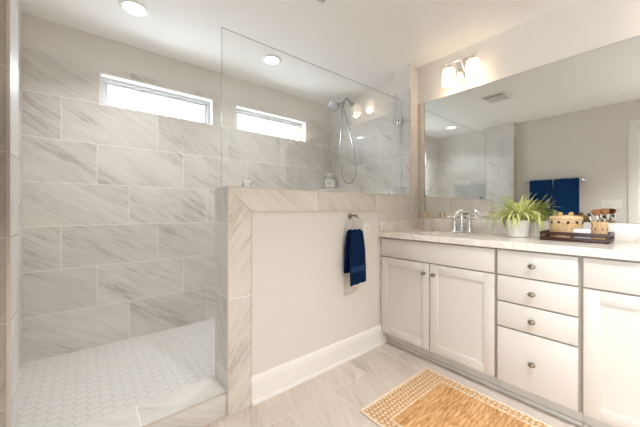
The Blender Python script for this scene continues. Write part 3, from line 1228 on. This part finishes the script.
def cloth(profile, u0, u1, nu, nv, thick, width=None, fold=0.0, nfold=3, phase=0.0, axis='X', drop=None):
    """profile(v) -> (depth, z); hangs along u. returns a closed sheet bmesh."""
    t = bmesh.new()
    A, B = [], []
    uc = (u0 + u1) / 2
    for j in range(nv + 1):
        v = j / nv
        d, z, nd, nz = profile(v)
        ra, rb = [], []
        for i in range(nu + 1):
            s = i / nu
            w = width(v) if width else 1.0
            u = uc + (s - 0.5) * (u1 - u0) * w
            f = fold * math.sin(s * nfold * 2 * PI + phase + v * 0.6) * (0.6 + 0.4 * v)
            e = (drop(s, v) if drop else 0.0)
            p0 = (d + nd * (f + thick / 2), z + nz * (f + thick / 2) + e)
            p1 = (d + nd * (f - thick / 2), z + nz * (f - thick / 2) + e)
            if axis == 'X':
                ra.append(t.verts.new((u, p0[0], p0[1])))
                rb.append(t.verts.new((u, p1[0], p1[1])))
            else:
                ra.append(t.verts.new((p0[0], u, p0[1])))
                rb.append(t.verts.new((p1[0], u, p1[1])))
        A.append(ra)
        B.append(rb)
    for j in range(nv):
        for i in range(nu):
            t.faces.new((A[j][i], A[j][i + 1], A[j + 1][i + 1], A[j + 1][i]))
            t.faces.new((B[j][i], B[j + 1][i], B[j + 1][i + 1], B[j][i + 1]))
        t.faces.new((A[j][0], A[j + 1][0], B[j + 1][0], B[j][0]))
        t.faces.new((A[j][nu], B[j][nu], B[j + 1][nu], A[j + 1][nu]))
    for i in range(nu):
        t.faces.new((A[0][i], B[0][i], B[0][i + 1], A[0][i + 1]))
        t.faces.new((A[nv][i], A[nv][i + 1], B[nv][i + 1], B[nv][i]))
    return t


def drape(yc, ztop, rad, back_len, front_len, spread=0.0):
    """path that goes up the back, over a bar, down the front (front is toward -depth)"""
    pts = []
    for k in range(9):
        s = k / 8
        pts.append((yc + rad + spread * (1 - s), ztop - back_len * (1 - s), 1, 0))
    for k in range(1, 8):
        a = PI * k / 8
        pts.append((yc + rad * math.cos(a), ztop + rad * math.sin(a), math.cos(a), math.sin(a)))
    for k in range(13):
        s = k / 12
        pts.append((yc - rad - spread * s, ztop - front_len * s, -1, 0))

    def f(v):
        x = v * (len(pts) - 1)
        i = min(int(x), len(pts) - 2)
        q = x - i
        return tuple(a * (1 - q) + b * q for a, b in zip(pts[i], pts[i + 1]))
    return f, len(pts) - 1


ZB = RC.z - 0.057
f_, nv_ = drape(RC.y, ZB - 0.001, 0.0135, 0.29, 0.362, 0.016)


def w_(v):
    x = abs(v - 0.45) / 0.5
    return 0.60 + 0.40 * min(1.0, x * 1.8)


ht = thing('hand_towel', (RC.x, RC.y, ZB), 'navy blue hand towel hanging from the chrome towel ring', 'towel')
m = MB()
m.merge(cloth(f_, -0.995, -0.833, 40, nv_ * 2, 0.012, w_, 0.0045, 2.5, 0.7, drop=lambda s, v: 0.012 * (s - 0.5) if v > 0.6 else 0.0))
tw = m.build('cloth', NAVY, ht, angle=60)
m = MB()


def bandp(v):
    d, z, a, b = f_(0.855 + 0.045 * v)
    return (d - 0.0068, z, a, b)


m.merge(cloth(bandp, -0.995, -0.833, 40, 4, 0.0012, lambda v: 1.0, 0.0045, 2.5, 0.7 + 0.5, drop=lambda s, v: 0.012 * (s - 0.5)))
m.build('woven_band', NAVY_BAND, ht, angle=60)

ol = thing('outlet', (-0.72, 0, 0.93), 'white electrical outlet plate on the half wall behind the towel', 'outlet')
m = MB()
m.box(-0.757, -0.687, -0.006, -0.0003, 0.872, 0.987, bev=0.002)
m.build('plate', WHITE, ol)
for zz in (0.953, 0.905):
    m = MB()
    m.box(-0.739, -0.705, -0.0085, -0.0061, zz - 0.014, zz + 0.014, bev=0.001)
    s_ = m.build('socket', WHITE, ol)
    m = MB()
    m.box(-0.730, -0.728, -0.0092, -0.0086, zz - 0.004, zz + 0.006)
    m.box(-0.716, -0.714, -0.0092, -0.0086, zz - 0.004, zz + 0.006)
    m.build('slots', DARKSLOT, s_)

# ------------------------------------------------------------------ towel bar, bath towels, switches on the opposite wall
BX, BZ = XL + 0.075, 1.492
br = thing('towel_bar', (XL, -0.455, BZ), 'chrome towel bar on the wall opposite the mirror', 'towel bar')
m = MB()
m.tube([(BX, -0.150, BZ), (BX, -0.775, BZ)], 0.008, 12)
m.build('bar', CHROME, br)
for yy in (-0.160, -0.765):
    m = MB()
    m.lathe([(0.024, 0.0005), (0.024, 0.007), (0.011, 0.012), (0.011, 0.062), (0.014, 0.066), (0.014, 0.086), (0.0, 0.088)], (XL, yy, BZ), (1, 0, 0), 20)
    m.build('post', CHROME, br)


def bath_towel(ya_, yb_, label, ph):
    r = thing('bath_towel', (BX, (ya_ + yb_) / 2, BZ), label, 'towel', 'bath towels on the towel bar')
    f, nv = drape(BX, BZ + 0.002, 0.0165, 0.52, 0.60, 0.006)

    def g2(v):
        d, z, a, b = f(v)
        return (2 * BX - d, z, -a, b)              # front toward +X
    m = MB()
    m.merge(cloth(g2, ya_, yb_, 28, nv * 2, 0.015, None, 0.0025, 1.5, ph, axis='Y'))
    m.build('cloth', NAVY_B, r, angle=60)
    m = MB()

    def g3(v):
        d, z, a, b = g2(0.93 + 0.03 * v)
        return (d + 0.0085, z, a, b)
    m.merge(cloth(g3, ya_, yb_, 28, 4, 0.0012, None, 0.0025, 1.5, ph + 0.56, axis='Y'))
    m.build('woven_band', NAVY_BAND, r, angle=60)


bath_towel(-0.452, -0.195, 'navy bath towel on the bar, nearest the shower wing wall', 0.2)
bath_towel(-0.735, -0.470, 'navy bath towel on the bar, nearest the light switches', 2.0)

sw = thing('switch_plate', (XL, -1.033, 1.163), 'white light switch plate on the wall between towel bar and doorway', 'switch')
m = MB()
m.box(XL + 0.0003, XL + 0.006, -1.128, -0.938, 1.106, 1.220, bev=0.002)
m.build('plate', WHITE, sw)
for k in range(4):
    yy = -0.964 - k * 0.046
    m = MB()
    m.box(XL + 0.0061, XL + 0.011, yy - 0.008, yy + 0.008, 1.145, 1.181, bev=0.002)
    m.build('toggle', WHITE, sw)

# ------------------------------------------------------------------ shower head, corner shelf and bottle
shd = thing('shower_head', (XS, 0.87, 2.335), 'chrome hand shower with looping hose on the tiled shower wall', 'shower head')
m = MB()
m.lathe([(0.030, 0.0005), (0.028, 0.006), (0.012, 0.012)], (XS, 0.895, 2.34), (-1, 0, 0), 24)
m.tube([(XS - 0.008, 0.895, 2.34), (-0.04, 0.875, 2.372), (-0.10, 0.848, 2.365), (-0.135, 0.862, 2.320)], 0.0105, 12, smooth=6)
m.build('arm', SHOWER_METAL, shd)
m = MB()
m.lathe([(0.012, -0.02), (0.020, -0.015), (0.022, 0.02), (0.014, 0.028)], (-0.142, 0.868, 2.300), (-0.25, 0.3, -0.9), 20)
m.build('bracket', SHOWER_METAL, shd)
hdir = Vector((-0.62, -0.10, -0.62)).normalized()
hc = Vector((-0.175, 0.975, 2.300))
m = MB()
m.lathe([(0.012, -0.045), (0.022, -0.030), (0.058, -0.012), (0.066, 0.0), (0.064, 0.008), (0.0, 0.010)], hc, hdir, 32)
hd = m.build('spray_head', SHOWER_METAL, shd)
MB().lathe([(0.053, 0.0105), (0.053, 0.0125), (0.0, 0.013)], hc, hdir, 28).build('spray_face', SPRAY, hd)
m = MB()
m.tube([hc - hdir * 0.035, (-0.155, 0.90, 2.30), (-0.14, 0.885, 2.22), (-0.135, 0.888, 2.13)], lambda s: 0.014 - 0.003 * s, 12, smooth=6)
m.build('handle', SHOWER_METAL, shd)
m = MB()
m.tube([(-0.135, 0.888, 2.135), (-0.125, 0.915, 1.95), (-0.11, 0.955, 1.78), (-0.09, 0.955, 1.60), (-0.08, 0.935, 1.47), (-0.075, 0.86, 1.395), (-0.075, 0.765, 1.42), (-0.075, 0.725, 1.54), (-0.085, 0.745, 1.75), (-0.105, 0.815, 2.03), (-0.125, 0.860, 2.22), (-0.137, 0.868, 2.285)], 0.0075, 8, smooth=8)
m.build('hose', SHOWER_METAL, shd)

sf = thing('corner_shelf', (XS, D, 1.343), 'white triangular shelf in the tiled corner of the shower', 'shelf')
t = bmesh.new()
N = 12
pts = [(XS - 0.0003, D - 0.0003)]
for k in range(N + 1):
    a = PI / 2 * k / N
    pts.append((XS - 0.0003 - 0.2 * math.cos(a), D - 0.0003 - 0.2 * math.sin(a)))
va = [t.verts.new((x, y, 1.330)) for x, y in pts]
vb = [t.verts.new((x, y, 1.346)) for x, y in pts]
t.faces.new(va[::-1])
t.faces.new(vb)
for k in range(len(pts)):
    j = (k + 1) % len(pts)
    t.faces.new((va[k], va[j], vb[j], vb[k]))
m = MB()
m.merge(t)
m.build('shelf_board', PORCELAIN, sf, smooth=False)
BP = (XS - 0.085, D - 0.085, 1.3463)
bt = thing('bottle', BP, 'pale grey bottle with a label on the shower corner shelf', 'bottle')
m = MB()
m.lathe([(0.0, 0.0), (0.062, 0.0), (0.067, 0.005), (0.067, 0.135), (0.062, 0.148), (0.046, 0.156), (0.042, 0.160), (0.0, 0.160)], BP, n=28, caps=False)
m.build('body', BOTTLE, bt)
m = MB()
m.lathe([(0.046, 0.1605), (0.046, 0.196), (0.042, 0.200), (0.0, 0.200)], BP, n=24)
m.build('cap', VINYL_L, bt)
m = MB()
m.lathe([(0.0676, 0.03), (0.0676, 0.115)], BP, n=28, caps=False)
lb = m.build('label', LABELW, bt)
m = MB()
for zz in (0.088, 0.068, 0.056):
    m.lathe([(0.0680, zz), (0.0680, zz + 0.005)], BP, n=28, caps=False)
t_ = m.bm
kill = [f for f in t_.faces if not (3.3 < (math.atan2(f.calc_center_median().y - BP[1], f.calc_center_median().x - BP[0]) % (2 * PI)) < 4.3)]
bmesh.ops.delete(t_, geom=kill, context='FACES')
m.build('print_lines', INK, lb)

# ------------------------------------------------------------------ rug
RX0, RX1, RY0, RY1 = -1.270, -0.602, -1.640, -0.432
BWX, BWY = 0.075, 0.150
rug = thing('rug', ((RX0 + RX1) / 2, (RY0 + RY1) / 2, 0), 'woven jute rug with a knotted cream border on the tile floor', 'rug')


def jute(name, stops, scale, sx=1.0, sy=1.0):
    g = G(name)
    p = g.pos()
    nz = g.noise(g.comb(g.math('MULTIPLY', p[0], sx), g.math('MULTIPLY', p[1], sy), p[2]), scale, 4, 0.65)
    g.base(g.ramp(nz, stops), 0.9, 0, 0.15)
    return g.m


JF = jute('jute_field', [(0.30, rgb(160, 114, 72)), (0.5, rgb(202, 157, 108)), (0.70, rgb(226, 190, 144))], 45.0, 0.35, 2.2)
JE = jute('jute_edging', [(0.35, rgb(220, 200, 172)), (0.6, rgb(240, 226, 204))], 90.0)
JC = jute('jute_knot_cream', [(0.35, rgb(208, 178, 144)), (0.6, rgb(234, 208, 176))], 120.0)
JT = jute('jute_knot_tan', [(0.35, rgb(166, 122, 80)), (0.6, rgb(204, 162, 114))], 120.0)


def grid(x0, x1, y0, y1, step, hf, mf=None):
    t = bmesh.new()
    nx, ny = max(2, int((x1 - x0) / step)), max(2, int((y1 - y0) / step))
    V = [[t.verts.new((x0 + (x1 - x0) * i / nx, y0 + (y1 - y0) * j / ny, hf(x0 + (x1 - x0) * i / nx, y0 + (y1 - y0) * j / ny))) for i in range(nx + 1)] for j in range(ny + 1)]
    for j in range(ny):
        for i in range(nx):
            f = t.faces.new((V[j][i], V[j][i + 1], V[j + 1][i + 1], V[j + 1][i]))
            if mf:
                c = f.calc_center_median()
                f.material_index = mf(c.x, c.y)
    return t


def rib(x, y):
    ph = (y * 2 * PI / 0.021)
    seg = 0.5 + 0.5 * math.sin(x * 2 * PI / 0.020 + PI * (math.floor(y / 0.021) % 2))
    return 0.0085 + 0.0048 * math.cos(ph) + 0.0010 * seg


m = MB()
m.merge(grid(RX0 + BWX, RX1 - BWX, RY0 + BWY, RY1 - BWY, 0.0034, rib))
m.build('field', JF, rug, angle=180)
K = 0.026


def knot_cell(x, y):
    j = math.floor(y / K)
    fx = (x / K + 0.5 * (j % 2)) % 1.0 - 0.5
    fy = (y / K) % 1.0 - 0.5
    return abs(fx) + abs(fy) * 0.85


def knot(x, y):
    return 0.0070 + 0.0060 * max(0.0, 0.62 - knot_cell(x, y)) ** 0.7


def kmat(x, y):
    return 0 if knot_cell(x, y) < 0.47 else 1


E_ = 0.014
m = MB()
for q in ((RX0 + E_, RX1 - E_, RY1 - BWY, RY1 - E_), (RX0 + E_, RX1 - E_, RY0 + E_, RY0 + BWY), (RX0 + E_, RX0 + BWX, RY0 + BWY, RY1 - BWY), (RX1 - BWX, RX1 - E_, RY0 + BWY, RY1 - BWY)):
    m.merge(grid(*q, 0.0034, knot, kmat))
m.build('knotted_border', [JC, JT], rug, angle=180)
m = MB()
for a, b, c, d in ((RX0, RX1, RY1 - E_, RY1), (RX0, RX1, RY0, RY0 + E_), (RX0, RX0 + E_, RY0 + E_, RY1 - E_), (RX1 - E_, RX1, RY0 + E_, RY1 - E_)):
    m.box(a, b, c, d, 0.0003, 0.0115, bev=0.003)
m.build('edging', JE, rug)
m = MB()
a, b, c, d = RX0 + BWX, RX1 - BWX, RY0 + BWY, RY1 - BWY
for q in ((a - 0.003, b + 0.003, d - 0.004, d + 0.004), (a - 0.003, b + 0.003, c - 0.004, c + 0.004), (a - 0.003, a + 0.004, c + 0.004, d - 0.004), (b - 0.004, b + 0.003, c + 0.004, d - 0.004)):
    m.box(*q, 0.004, 0.0135, bev=0.002)
m.build('inner_edging', JE, rug)
m = MB()
m.box(RX0 + E_, RX1 - E_, RY0 + E_, RY1 - E_, 0.0003, 0.004)
m.build('backing', JT, rug, smooth=False)
